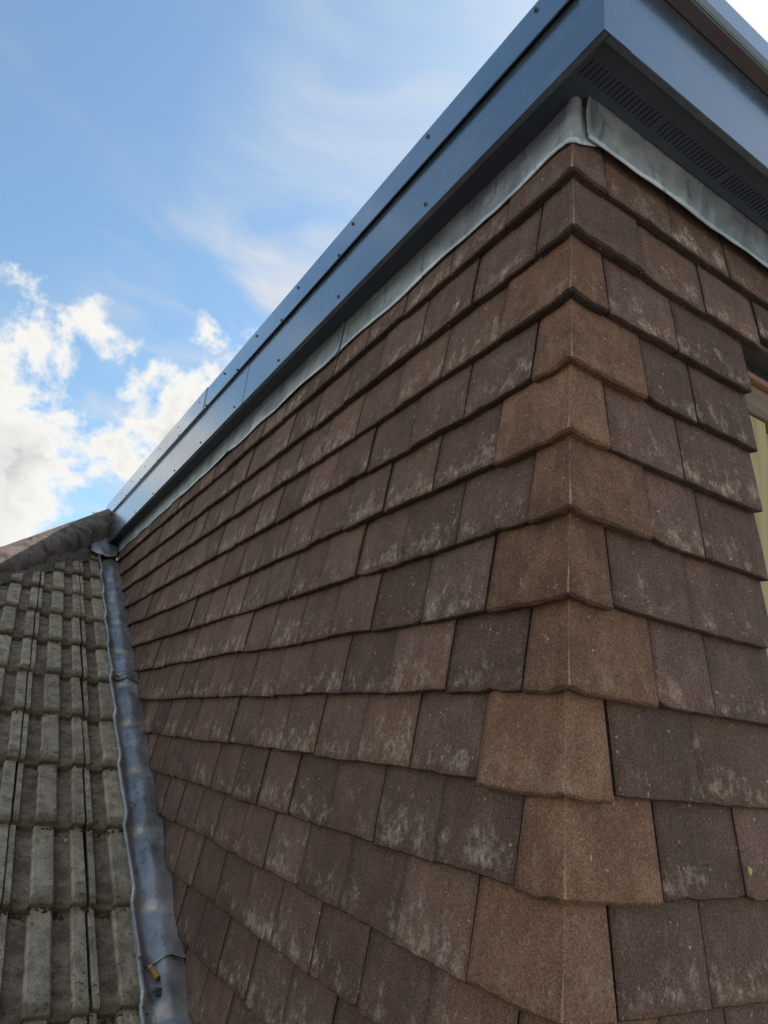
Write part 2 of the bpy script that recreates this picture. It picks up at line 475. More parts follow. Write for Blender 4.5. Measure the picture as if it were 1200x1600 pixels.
def corner_mesh(la, lb, seed, length=0.168):
    """external angle tile: arm la along +y (cheek side, outward -x), arm lb along +x (front side, outward -y)"""
    r = random.Random(seed)
    pts = []   # (position param along the plan profile, outward dir)
    n1, n2 = max(4, int(la / .012)), max(4, int(lb / .012))
    RR = 0.0085
    plan = [('l', la - (la - RR) * i / n1) for i in range(n1)] + [('c', k / 4.0) for k in range(5)] + [('r', RR + (lb - RR) * i / n2) for i in range(1, n2 + 1)]
    def at(kind, q, o):
        """point of the plan line moved inwards by -o"""
        rr = max(RR + o, 0.0012) if o < 0 else RR
        c = -o + rr
        if kind == 'l': return (-o, max(q, c)) if q > RR + 1e-6 else (-o, c)
        if kind == 'r': return (max(q, c), -o)
        a_ = math.pi * (1 + q / 2.0)
        return (c + rr * math.cos(a_), c + rr * math.sin(a_))
    verts, faces, fm, rows = [], [], [], []
    N = len(plan)
    thk = TH + 0.0045
    ph = r.uniform(0, 9)
    for i, (kind, q) in enumerate(plan):
        s = 0.0 if kind == 'c' else q
        j = noise.noise(Vector((i * 0.45, ph, 0.0))) * 0.0022 + r.uniform(-.0007, .0007)
        zb = j + 0.0045 * math.exp(-(s / 0.024) ** 2)
        w_ = 0.0006 * noise.noise(Vector((i * 0.3, ph, 3.0)))
        ch = abs(r.gauss(0, .0006))
        prof = [(length, -TILT * length), (0.056, -TILT * .056), (0.0032 + zb + ch, -TILT * .0032 + w_), (0.0008 + zb + ch, -0.0014 + w_ - ch), (zb - .0004, -0.0034),
                (0.0006 + zb, -thk + .0012), (0.007 + zb, -thk - TILT * .007), (length, -TILT * length - thk)]
        rows.append(len(verts))
        for z, o in prof:
            px, py = at(kind, q, min(o, 0)); verts.append((px, py, z))
    P = 8
    crown = {n1 + 1 + seed % 2}
    edge_mat = M['corner_edge'] if seed > 42 else M['tile_edge']; face_mat = M['corner'] if seed > 41 else M['corner_dark']  # upper corner tiles take the darker edge colour as underside shade
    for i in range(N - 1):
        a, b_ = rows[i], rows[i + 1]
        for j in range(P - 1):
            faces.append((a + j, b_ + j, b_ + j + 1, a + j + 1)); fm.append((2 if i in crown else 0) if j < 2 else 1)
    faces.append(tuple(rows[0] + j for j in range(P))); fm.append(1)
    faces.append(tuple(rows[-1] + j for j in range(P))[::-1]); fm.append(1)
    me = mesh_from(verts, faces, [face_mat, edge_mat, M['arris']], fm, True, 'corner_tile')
    me.polygons.foreach_set('use_smooth', [m_ != 1 for m_ in fm])
    bm = bmesh.new(); bm.from_mesh(me); bmesh.ops.recalc_face_normals(bm, faces=bm.faces[:]); bm.to_mesh(me); bm.free()
    return me


TW = 0.1647
full = [tile_mesh(TW - 0.0022, 100 + i) for i in range(14)]
narrow = {}
def narrow_mesh(wd):
    k = round(wd, 4)
    if k not in narrow: narrow[k] = tile_mesh(wd - 0.0022, int(k * 9999))
    return narrow[k]


def finish_normals(me):
    bm = bmesh.new(); bm.from_mesh(me); bmesh.ops.recalc_face_normals(bm, faces=bm.faces[:]); bm.to_mesh(me); bm.free()


for me in full: finish_normals(me)
KMAX = 15
tile_count = 0
for k in range(KMAX + 1):
    z = -k * G
    la, lb = ((.0790, .1641) if k % 2 else (.1584, .0803))
    if k % 2 == 1: lb = .1641
    o = dobj('corner_tile', corner_mesh(la, lb, 40 + k), front)
    o.location = (rng.uniform(-.006, -.003), rng.uniform(-.006, -.003), z + (-.008 if k == 8 else rng.uniform(-.0055, .000)))
    # cheek side, running back up the roof
    y = la + 0.0012
    while True:
        ymax = (z + G + 2.13 + 0.012) / 0.588
        if y > ymax or y > YB - 0.1: break
        wd = TW
        yc = y + wd / 2
        me = full[rng.randrange(14)]
        rot = Matrix.Rotation(rad(-90), 4, 'Z')      # local x -> -y, local y(out of wall) -> -x ... fixed below
        # local x along +y would mirror; use rotation so that outward (+y local) points to -x
        rot = Matrix(((0, -1, 0, 0), (1, 0, 0, 0), (0, 0, 1, 0), (0, 0, 0, 1)))
        jz = rng.gauss(0, .0014) + 0.0022 * math.sin(yc * 2.3 + k * 1.7)
        mw = Matrix.Translation((rng.gauss(0, .0011), yc, z + jz)) @ rot @ Matrix.Rotation(rad(rng.gauss(0, .45)), 4, 'Y') @ Matrix.Rotation(rad(rng.gauss(0, .35)), 4, 'Z')
        # does the raking cut at the roof line cross this tile?
        need = roof_z(yc + wd / 2) + 0.03 > z - 0.02
        if need:
            me = me.copy()
            inv = mw.inverted()
            co = inv @ Vector((0, 0, -2.13 - 0.012 + rng.uniform(-.005, .005)))
            no = (inv.to_3x3() @ Vector((0, 0.588, -1))).normalized()
            if clip_mesh(me, co, no) == 0:
                bpy.data.meshes.remove(me); y += wd; continue
        t_ = dobj('tile', me, cheek); t_.matrix_local = mw
        tile_count += 1
        y += wd + rng.uniform(-.0004, .0006)
    # front side to the reveal, and on above the window for the top course
    x = lb + 0.0016
    i = 0
    while x < 0.452:
        if k >= 2:
            first = (0.1235 if lb < 0.1 else 0.0)
            wd = min(TW, 0.4512 - x)
            if k % 2 == 1: wd = 0.1225 if i == 0 else 0.1641   # half tile then full towards the reveal
            if k % 2 == 0: wd = TW if i == 0 else 0.4515 - x
            if k in (9,): wd = TW if i == 0 else .1225
        else:
            wd = TW
        if k >= 2 and x + wd > 0.456: wd = 0.4515 - x
        if wd < 0.03: break
        me = full[rng.randrange(14)] if abs(wd - TW) < 1e-4 else narrow_mesh(wd)
        mw = Matrix.Translation((x + wd / 2, rng.uniform(-.001, .001), z + rng.uniform(-.0015, .0015))) @ Matrix.Rotation(math.pi, 4, 'Z') @ Matrix.Rotation(rad(rng.uniform(-.4, .4)), 4, 'Y')
        t_ = dobj('tile', me, front); t_.matrix_local = mw
        x += wd; i += 1
    if k < 2:
        zz_ = z if k == 0 else z + 0.026
        while x < 1.55:
            me = full[rng.randrange(14)]
            mw = Matrix.Translation((x + TW / 2, rng.uniform(-.001, .001), zz_ + rng.uniform(-.001, .001))) @ Matrix.Rotation(math.pi, 4, 'Z')
            t_ = dobj('tile', me, front); t_.matrix_local = mw
            x += TW

# ---- window opening at the right
box_parts = [
    ('window_head', .468, 1.6, .020, .14, -.030, .155, 'dark'),
    ('lining_board', .470, 1.6, .012, .10, -.100, -.090, 'brown_batten'),
    ('window_head', .470, 1.6, .055, .14, -.165, -.1005, 'dark'),  # black block stands in for the shaded gap above the window
    ('lining_board', .4555, 1.6, .012, .12, -.182, -.168, 'red_timber'),
    ('lining_board', .4555, 1.6, .022, .12, -.245, -.184, 'timber'),
    ('window_jamb', .4555, .530, .026, .12, -2.6, -.247, 'ply'),
    ('plywood_panel', .532, 1.6, .045, .065, -2.6, -.247, 'ply'),
]
for n_, x0, x1, y0, y1, z0, z1, m_ in box_parts:
    dobj(n_, box_mesh(x0, x1, y0, y1, z0, z1, M[m_], 0.0015))

# ---- flat roof deck, fascia, soffit and trim
FX, FY = -0.060, -0.117          # outer faces of the fascia
ZB = 0.130                       # lower edge of the fascia
ZS = 0.1560                      # soffit underside
XE = 1.62
dobj('flat_roof', box_mesh(-0.045, XE, -0.10, YB + .1, 0.170, 0.352, M['epdm']))


def prism(profile, path0, path1, mat, bev=0.0):
    """profile: list of (a, z0) and second list; simple extrusion between two closed loops"""
    n = len(path0)
    v = list(path0) + list(path1)
    f = [tuple(range(n))[::-1], tuple(range(n, 2 * n))]
    for i in range(n):
        j = (i + 1) % n
        f.append((i, j, n + j, n + i))
    me = mesh_from(v, f, mat); finish_normals(me)
    if bev:
        bm = bmesh.new(); bm.from_mesh(me); bmesh.ops.bevel(bm, geom=bm.edges[:], offset=bev, segments=2, affect='EDGES'); bm.to_mesh(me); bm.free()
    return me


def fz_top(y): return 0.262 + 0.022 * max(y, 0)          # lower edge of the trim on the cheek side
def tz_top(y): return 0.350 + 0.030 * max(y, 0)
# fascia boards, cheek side (two lengths), 12 mm thick with a return lip at the bottom
for (y0, y1, dxx) in ((-0.1155, 1.3825, 0.0), (1.384, YB, -0.0006)):
    def loop(y): return [(FX + dxx, y, ZB), (FX + dxx, y, fz_top(y) + .02), (FX + .012, y, fz_top(y) + .02), (FX + .012, y, ZB)]
    dobj('fascia_board', prism(None, loop(y0), loop(y1), M['fascia'], 0.0012))
dobj('fascia_board', box_mesh(FX + .0125, XE, FY, FY + .012, ZB, 0.345, M['fascia'], 0.0012))
# corner cover piece over both boards
e = 0.0018
def corner_cover():
    pts = [(FX - e, -0.070), (FX - e, FY - e), (-0.004, FY - e), (-0.004, FY - .0002), (FX - .0002, FY - .0002), (FX - .0002, -0.070)]
    z0, z1 = ZB - .0012, 0.300
    return prism(None, [(x, y, z0) for x, y in pts], [(x, y, z1) for x, y in pts], M['fascia'])
dobj('corner_trim', corner_cover())
# soffit boards
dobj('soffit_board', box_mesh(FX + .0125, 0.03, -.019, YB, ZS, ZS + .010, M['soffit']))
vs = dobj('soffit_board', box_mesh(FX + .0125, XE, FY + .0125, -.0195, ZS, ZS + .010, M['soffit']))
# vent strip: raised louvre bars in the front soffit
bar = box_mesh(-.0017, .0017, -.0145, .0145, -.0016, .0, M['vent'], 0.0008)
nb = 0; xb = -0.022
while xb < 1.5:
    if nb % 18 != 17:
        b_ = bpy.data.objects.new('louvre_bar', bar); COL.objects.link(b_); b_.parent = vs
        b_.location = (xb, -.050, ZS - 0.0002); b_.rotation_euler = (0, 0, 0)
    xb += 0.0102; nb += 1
# trim: drip edge round the roof
for (y0, y1, d_, hz) in ((-0.125, 1.893, 0.0, 0.0), (1.880, YB + .05, -0.0022, 0.003)):
    def loop(y):
        a, b2 = fz_top(y), tz_top(y)
        x = FX - .0095 + d_
        return [(x, y, a), (x, y, b2 - .006 + hz), (x + .006, y, b2 + hz), (x + .075, y, b2 + hz), (x + .075, y, b2 - .006), (x + .006, y, b2 - .008), (x + .0035, y, a + .001)]
    dobj('roof_trim', prism(None, loop(y0), loop(y1), M['trim']))
def loopx(x): return [(x, FY - .032, .338), (x, FY - .032, .392), (x, FY - .024, .398), (x, FY + .05, .398), (x, FY + .05, .346), (x, FY - .001, .346), (x, FY - .001, .331), (x, FY - .026, .331)]
dobj('roof_trim', prism(None, loopx(FX - .012), loopx(XE + .01), M['trim'], 0.001))
dobj('drip_batten', box_mesh(FX + .004, XE, FY - .0235, FY - .0012, .322, .3305, M['brown_batten']))


# screws
def screw_mesh():
    bm = bmesh.new()
    bmesh.ops.create_cone(bm, segments=10, radius1=.0052, radius2=.0030, depth=.0038, cap_ends=True)
    for f in [f for f in bm.faces if f.normal.z > .9]:
        r = bmesh.ops.inset_individual(bm, faces=[f], thickness=.0012, depth=-.0012)
    me = bpy.data.meshes.new('screw'); bm.to_mesh(me); bm.free(); me.materials.append(M['screw'])
    return me
scr = screw_mesh()
rotL = Matrix(((0, 0, -1, 0), (0, 1, 0, 0), (1, 0, 0, 0), (0, 0, 0, 1)))
def put_screw(x, y, z):
    o = dobj('screw', scr); o.matrix_local = Matrix.Translation((x, y, z + 2.0)) @ rotL @ Matrix.Rotation(rng.uniform(0, 6), 4, 'Z')
for i in range(11):
    yy = -0.035 + .3755 * i
    if yy < YB: 
        if i > 0: put_screw(FX - .0015, yy, 0.160 - .002 * i)
for yy in (.728, 1.097, 1.484, 1.845, 2.23, 2.62, 2.99, 3.37): put_screw(FX - .0115, yy, fz_top(yy) + .006)
for yy in (.02, .343, .669, .998, 1.327, 1.654, 1.96, 2.284, 2.617, 2.94, 3.26, 3.55): put_screw(FX - .0115, yy, tz_top(yy) - .022 - .014 * max(0, yy) * .6)


# ---- lead flashing over the top course
def sheet(name, nu, nv, fn, mat, parent, th=0.0022, local=True):
    """fn(u,v)->Vector on the outer surface; solid sheet of thickness th"""
    g = [[fn(i / nu, j / nv) for j in range(nv + 1)] for i in range(nu + 1)]
    v, f = [], []
    for row in g: v += [tuple(q) for q in row]
    idx = lambda i, j: i * (nv + 1) + j
    for i in range(nu):
        for j in range(nv): f.append((idx(i, j), idx(i + 1, j), idx(i + 1, j + 1), idx(i, j + 1)))
    me = mesh_from(v, f, mat, None, True)
    bm = bmesh.new(); bm.from_mesh(me); bmesh.ops.recalc_face_normals(bm, faces=bm.faces[:])
    bmesh.ops.solidify(bm, geom=bm.faces[:], thickness=th)
    bm.to_mesh(me); bm.free()
    me.polygons.foreach_set('use_smooth', [True] * len(me.polygons))
    if parent is dormer: return dobj(name, me)
    return obj(name, me, parent)


def nz(a, b=0.0, c=0.0): return noise.noise(Vector((a, b, c)))


def lead_lower(y): return 0.066 + 0.006 * nz(y * 3.1, 4.0) + 0.003 * nz(y * 11.0, 1.0) + 0.004 * math.sin(y * 2 * math.pi / .3294 + .5)


seams = [-.02, .800, 1.665, 2.535, 3.9]
for s_i in range(1, 4 + 1):
    y0, y1 = seams[s_i - 1], seams[s_i]
    if s_i == 1: continue
    def fn(u, v, y0=y0, y1=y1, s_i=s_i):
        y = y0 + (y1 - y0 + .03) * u - .012 * (1 - v) * 0
        zl = lead_lower(y); z = zl + (0.168 - zl) * v
        out = 0.0028 + 0.003 * v - 0.0020 * (1 - v) ** 3 + 0.0020 * nz(y * 6, z * 22) + 0.0010 * nz(y * 25, z * 40)
        lap = -0.004 * math.exp(-u * (y1 - y0) / .012) 
        return Vector((out + lap, y, z))
    sheet('lead_flashing', 90, 8, fn, M['lead'], dormer)
def fn1(u, v):
    # first sheet: wraps the corner and finishes on the front
    s = -0.055 + (0.800 + .03 + .055) * (u ** 1.35)
    zl = lead_lower(max(s, 0)); 
    if s < 0.03: zl = zl + (0.062 - zl) * min(1, (0.03 - s) / .03)
    if s < -.01: zl = 0.060 + 0.10 * max(0, (-s - .010)) * 6
    z = zl + (0.168 - zl) * v
    out = 0.0028 + 0.003 * v - 0.0020 * (1 - v) ** 3
    R_ = 0.016
    roll = -0.010 * math.exp(-((s + .004) / .016) ** 2) * v ** 1.2
    wob = 0.0016 * nz(s * 6, z * 22) + 0.0010 * nz(s * 25, z * 40)
    out -= 0.006 * math.exp(-abs(s) / .06)
    if s > R_: return Vector((out + wob, s, z))
    if s > -R_:
        a = (R_ - s) / (2 * R_) * math.pi / 2
        c = Vector((R_, R_))
        rr = R_ - out - roll
        return Vector((c.x - rr * math.cos(a), c.y - rr * math.sin(a), z))
    return Vector((-s, out + wob, z))
sheet('lead_flashing', 150, 8, fn1, M['lead'], dormer)
def fn2(u, v):
    x = 0.017 + 1.53 * u ** 1.2 + 0.012 * (1 - v) ** 2 * math.exp(-u * 60)
    zl = 0.082 + 0.004 * nz(x * 5, 9.0) + 0.003 * nz(x * 16, 2.0) + 0.004 * math.exp(-(x - .017) / .018)
    z = zl + (0.168 - zl) * v
    out = -0.004 - 0.010 * v - 0.0015 * (1 - v) ** 2 + 0.0034 * nz(x * 7, z * 22, 3) + 0.0016 * nz(x * 24, z * 40)
    return Vector((x, out - 0.0025, z))
sheet('lead_flashing', 150, 8, fn2, M['lead'], dormer)

# ------------------------------------------------------------------ main roof
main_roof = empty('main_roof', (-0.6, 0, -2.3), label='old pitched roof of ribbed olive grey concrete tiles left of the dormer', cat='roof')
RB = Matrix.Translation((0, 0, -2.13)) @ Matrix.Rotation(PITCH, 4, 'X')      # local y up the slope, z out of it
cosP = math.cos(PITCH)


def robj(name, me, mw, parent=None):
    o = bpy.data.objects.new(name, me); COL.objects.link(o)
    if parent is None:
        o.parent = main_roof; o.matrix_local = Matrix.Translation((0.6, 0, 2.3)) @ mw
    else: o.parent = parent; o.matrix_local = mw
    return o


deckm = box_mesh(-3.2, 0.03, -1.2, 4.75, -0.13, -0.075, M['dark'])
# hip line in plan: lower edge of hip tiles runs through HA -> HB
HA, HB = Vector((-0.186, 3.606)), Vector((-0.572, 3.105))
hd = (HB - HA).normalized(); hn = Vector((hd.y, -hd.x))       # hn points away from the slope (towards the back left)
if hn.y < 0: hn = -hn
crest0 = HA + hn * 0.10
deck = None
hipco = Vector((crest0.x, crest0.y, 0)); hipno = Vector((hn.x, hn.y, 0))
def clip_world(me, mw, co, no):
    inv = mw.inverted()
    return clip_mesh(me, inv @ co, (mw.to_3x3().transposed() @ no).normalized())
clip_world(deckm, RB, hipco, hipno)
deck = robj('roof_deck', deckm, RB)

PER = 0.1905; GAU = 0.2465 / cosP
XJ = -0.2045       # x of a joint
rprof = [(0.0, .015), (.0015, .0175), (.014, .0175), (.019, .001), (.055, .0), (.059, .0165), (.062, .019), (.106, .019), (.110, .0165), (.114, .0),
         (.150, .001), (.154, .0165), (.157, .019), (.1835, .019), (.1855, .0155)]
def roof_tile_mesh(seed):
    r = random.Random(seed)
    L = 0.335
    ys = [0.0, 0.004, 0.012, 0.06, 0.15, 0.25, L]
    v, f = [], []
    n = len(rprof)
    ph = r.uniform(0, 50)
    for j, y in enumerate(ys):
        for i, (x, h) in enumerate(rprof):
            hh = h - y * 0.077
            yy = y
            if j == 0: hh -= 0.006; yy += 0.0025 * nz(x * 60, ph)
            if j == 1: hh -= 0.0022
            if j < 4:
                yy += 0.004 * nz(x * 35, ph, 7) * (1 if j < 3 else 0)
                hh += 0.0012 * nz(x * 50, y * 30 + ph)
            v.append((x + 0.0007 * nz(x * 40, y * 20, ph), yy, hh))
    for j in range(len(ys) - 1):
        for i in range(n - 1):
            a = j * n + i; f.append((a, a + 1, a + n + 1, a + n))
    # thick lower edge
    b0 = len(v)
    for i, (x, h) in enumerate(rprof):
        t0 = Vector(v[i]); v.append((t0.x, t0.y + 0.002, -0.0215 if h < .01 else min(h - 0.017, -0.004)))
    for i in range(n - 1): f.append((i + 1, i, b0 + i, b0 + i + 1))
    b1 = len(v)
    for i, (x, h) in enumerate(rprof):
        t0 = Vector(v[b0 + i]); v.append((t0.x, L, t0.z - L * .077))
    for i in range(n - 1): f.append((b0 + i + 1, b0 + i, b1 + i, b1 + i + 1))
    # sides
    for side, s in ((0, 1), (n - 1, -1)):
        col = [j * n + side for j in range(len(ys))]
        poly = col + [b1 + side, b0 + side]
        f.append(tuple(poly if s > 0 else poly[::-1]))
    top = [(len(ys) - 1) * n + i for i in range(n)] + [b1 + i for i in range(n)][::-1]
    f.append(tuple(top))
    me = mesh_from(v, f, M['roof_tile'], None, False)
    finish_normals(me)
    return me
rmeshes = [roof_tile_mesh(i) for i in range(6)]
hipcut = HA + hn * 0.055; hco = Vector((hipcut.x, hipcut.y, 0))
row = 0
YR0 = 1.128 - 0.2465 * 3
for row in range(16):
    yb = YR0 + 0.2465 * row
    shift = 0.0
    for c in range(-9, 2):
        x0 = XJ + c * PER + rng.uniform(-.0015, .0015)
        if x0 > -.10: continue
        mw = RB @ Matrix.Translation((x0, yb / cosP + rng.uniform(-.004, .004), rng.uniform(-.0012, .0012))) @ Matrix.Rotation(rad(rng.uniform(-.5, .5)), 4, 'Z') @ Matrix.Rotation(rad(rng.uniform(-.3, .3)), 4, 'Y')
        me = rmeshes[rng.randrange(6)]
        corners = [mw @ Vector((a, b_, 0)) for a in (0, PER) for b_ in (0, .335)]
        ds = [(Vector((q.x, q.y)) - hipcut).dot(hn) for q in corners]
        if min(ds) > 0: continue
        cutw = x0 + PER > -.062
        if max(ds) > 0 or cutw:
            me = me.copy()
            if max(ds) > 0: clip_world(me, mw, hco, Vector((hn.x, hn.y, 0)))
            if cutw: clip_world(me, mw, Vector((-.090, 0, 0)), Vector((1, 0, 0)))
            if len(me.polygons) < 3: bpy.data.meshes.remove(me); continue
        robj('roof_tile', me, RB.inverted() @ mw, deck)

# moss packed into the laps
def blob_field(name, pts, mat, parent, kind='stuff'):
    v, f = [], []
    base = [(0, 0, 1), (1, 0, 0), (.31, .95, 0), (-.81, .59, 0), (-.81, -.59, 0), (.31, -.95, 0)]
    for (p, rx, ry, rz) in pts:
        s = len(v); a = rng.uniform(0, 6)
        for (x, y, z) in base:
            k_ = rng.uniform(.7, 1.2)
            xx, yy = x * math.cos(a) - y * math.sin(a), x * math.sin(a) + y * math.cos(a)
            v.append((p[0] + xx * rx * k_, p[1] + yy * ry * k_, p[2] + z * rz * k_))
        for i in range(5): f.append((s, s + 1 + i, s + 1 + (i + 1) % 5))
    return mesh_from(v, f, mat, None, True)
pts = []
for row in range(14):
    yb = (YR0 + 0.2465 * row) / cosP
    for q in range(330):
        x = rng.uniform(-1.3, -.09)
        dens_ = nz(x * 9, row * 3.7)
        if dens_ < -0.05 and rng.random() < .8: continue
        ph_ = ((x - XJ) % PER)
        inpan = (.019 < ph_ < .055) or (.114 < ph_ < .150)
        y = yb + rng.gauss(-.006, .006)
        zl_ = -.021 if inpan else -.004
        if not inpan and rng.random() < .4: continue
        pw = RB @ Vector((x, y, 0))
        if (Vector((pw.x, pw.y)) - HA).dot(hn) > -.02: continue
        pts.append(((x, y, zl_ - .001), rng.uniform(.003, .009), rng.uniform(.003, .007), rng.uniform(.003, .010)))
ms = robj('moss', blob_field('moss', pts, M['moss'], None), RB); ms['kind'] = 'stuff'

# hip tiles on a mortar bed
def hip_pt(s):      # s metres down from HA in plan
    p = crest0 + hd * s
    h = 0.105 + 0.14 * min(.95, max(0, .5 - s))
    return Vector((p.x, p.y, roof_z(p.y) + h))
def half_round(s0, s1, R_, nseg=26, nl=22, ph=0.0, lift=0.0, drop=.10):
    v, f = [], []
    side = Vector((hn.x, hn.y, 0))
    for i in range(nl + 1):
        s = s0 + (s1 - s0) * i / nl
        c = hip_pt(s)
        for j in range(nseg + 1):
            a = math.pi * (j / nseg) * 1.0
            r = R_ * (1 + .07 * nz(i * .25 + ph, j * .3) + .05 * nz(i * .8, j * .9, ph) + (.05 if i == 0 else 0)) + lift * (1 - i / nl)
            ox, oz = math.cos(a) * r, (math.sin(a) - 1) * r
            if j == 0 or j == nseg: oz -= drop
            v.append(tuple(c + side * ox + Vector((0, 0, oz))))
    for i in range(nl):
        for j in range(nseg):
            a = i * (nseg + 1) + j; f.append((a, a + 1, a + nseg + 2, a + nseg + 1))
    me = mesh_from(v, f, M['hip'], None, True)
    bm = bmesh.new(); bm.from_mesh(me); bmesh.ops.recalc_face_normals(bm, faces=bm.faces[:]); bmesh.ops.solidify(bm, geom=bm.faces[:], thickness=.015); bm.to_mesh(me); bm.free()
    me.polygons.foreach_set('use_smooth', [True] * len(me.polygons))
    return me
Iw = Matrix.Identity(4)
s = -.78
i = 0
while s < 3.2:
    robj('hip_tile', half_round(s, s + .40, .092, ph=i * 3.3, lift=.018), Iw)
    s += .375; i += 1
# mortar bed: lumpy strip below the lower edge of the hip tiles
def bed(u, v_):
    s_ = -.65 + 3.8 * u
    p = crest0 + hd * s_ - hn * (0.085 + .045 * v_ + .012 * nz(s_ * 9, 3.0) * v_)
    c = hip_pt(s_)
    zt = c.z - .10; zb_ = roof_z(p.y) - .01
    return Vector((p.x, p.y, zt + (zb_ - zt) * v_ + .006 * nz(s_ * 20, v_ * 3)))
v, f = [], []
NU = 130
for i in range(NU + 1):
    for j in range(4): v.append(tuple(bed(i / NU, j / 3)))
for i in range(NU):
    for j in range(3): a = i * 4 + j; f.append((a, a + 1, a + 5, a + 4))
me = mesh_from(v, f, M['mortar'], None, True); finish_normals(me)
robj('mortar_bed', me, Iw)
# far slope behind the hip
q0 = crest0 + hd * 3.3; q1 = crest0 - hd * .8
me = mesh_from([(q0.x, q0.y, roof_z(q0.y) - .02), (q1.x, q1.y, roof_z(q1.y) - .02), (q1.x - 3.0, q1.y + 2.6, roof_z(q1.y) - 2.6), (q0.x - 3.0, q0.y + 2.6, roof_z(q0.y) - 2.6)], [(0, 1, 2, 3)], M['roof_tile'])
robj('rear_slope', me, Iw)

# ------------------------------------------------------------------ valley lead
valley = empty('valley_gutter', (-0.05, 1.2, roof_z(1.2)), label='dented blue grey lead valley gutter between the old roof and the dormer cheek', cat='gutter')
vprof = [(-.112, .0225), (-.106, .0265), (-.099, .0235), (-.091, .000), (-.083, -.014), (-.070, -.018), (-.055, -.013), (-.041, -.006), (-.027, -.003), (-.013, -.001), (.002, .001), (.012, .002), (.034, .008)]
def valley_piece(y0, y1, ph):
    """y in plan; creased over every course of tiles"""
    ny = int((y1 - y0) / .0085)
    v, f = [], []
    n = len(vprof)
    for i in range(ny + 1):
        y = y0 + (y1 - y0) * i / ny
        fr = ((y - 1.128 + .010) / .2465) % 1.0
        # saw tooth following the courses under the lead, with a soft roll at each step
        st = 0.017 * (1 - fr) * (1 if fr > .0 else 0)
        st = 0.025 * (1 - fr) if fr > .06 else 0.025 * (fr / .06) * .94
        for j, (x, h) in enumerate(vprof):
            wob = (0.0045 * nz(y * 8, j * .5, ph) + 0.0026 * nz(y * 24, j * .8, ph + 5)) * (1 if j > 2 else .5) 
            pinch = 0.006 * math.exp(-((fr - .12) / .05) ** 2) * math.exp(-((x + .035) / .03) ** 2)
            puff = 0.0125 * math.sin(math.pi * fr) * math.exp(-((x + .030) / .030) ** 2)
            edge = 0.0018 * nz(y * 9, 8.0, ph) + .0008 * nz(y * 31, 8.0, ph) if j < 3 else 0
            dfac = (1.0 if j < 3 else .8) * (1 if j < 8 else (.65, .35, .15, .1, .1)[j - 8]); wob *= 1 if j < 8 else .4; pinch *= 1 if j < 9 else .2
            yy = y
            if i == 0: yy += .010 * math.sin((x + .07) * 28) - .004
            p = RB @ Vector((x + edge, yy / cosP, h - 0.006 + st * dfac + wob + pinch * .8 + puff + (.007 * math.exp(-i / 1.6) if j > 2 else 0)))
            v.append(tuple(p - Vector(valley.location)))
    for i in range(ny):
        for j in range(n - 1): a = i * n + j; f.append((a, a + 1, a + n + 1, a + n))
    me = mesh_from(v, f, M['valley_lead'], None, True)
    bm = bmesh.new(); bm.from_mesh(me); bmesh.ops.recalc_face_normals(bm, faces=bm.faces[:])
    bmesh.ops.solidify(bm, geom=bm.faces[:], thickness=.0025)
    # turn it solid downwards
    bm.to_mesh(me); bm.free()
    me.polygons.foreach_set('use_smooth', [True] * len(me.polygons))
    return me
cuts = [(0.30, 1.32, 0.0), (1.225, 2.46, .0058), (2.365, 3.86, .0112)]
for i, (a, b_, up) in enumerate(cuts):
    o = obj('lead_sheet', valley_piece(a, b_, i * 4.1), valley)
    o.location = (0, -up * math.sin(PITCH), up * math.cos(PITCH))

# mortar smear on the upper lap
def heap(name, cx, cy, rx, ry, h, mat, seed, parent=None, z0=-.012, **k):
    v, f = [], []
    n, mrows = 14, 5
    c = RB @ Vector((cx, cy / cosP, z0))
    for r_ in range(mrows + 1):
        t_ = r_ / mrows
        for j in range(n):
            a = 2 * math.pi * j / n
            rr = (1 - t_) * (1 + .3 * nz(math.cos(a) * 1.5, math.sin(a) * 1.5, seed))
            p = RB.to_3x3() @ Vector((math.cos(a) * rx * rr, math.sin(a) * ry * rr, h * (1 - (1 - t_) ** 2) * (1 + .4 * nz(j * .8, r_, seed))))
            v.append(tuple(p))
    for r_ in range(mrows):
        for j in range(n):
            a, b2 = r_ * n + j, r_ * n + (j + 1) % n
            f.append((a, b2, b2 + n, a + n))
    f.append(tuple(mrows * n + j for j in range(n)))
    o = bpy.data.objects.new(name, mesh_from(v, f, mat, None, True)); o.location = c
    COL.objects.link(o)
    for a_, b2 in k.items(): o[a_] = b2
    return o
M['white_smear'] = plain('pale_mortar', (0.42, 0.41, 0.39), 0.9, 90.0, 0.35)
heap('mortar_patch', -.045, 2.405, .035, .026, .007, M['white_smear'], 2.0, z0=.014, label='pale speckled mortar patch smeared over the upper lead joint', category='mortar')
M['crumbs'] = plain('brown_crumbs', (0.085, 0.055, 0.04), 0.95, 200.0, 0.6)

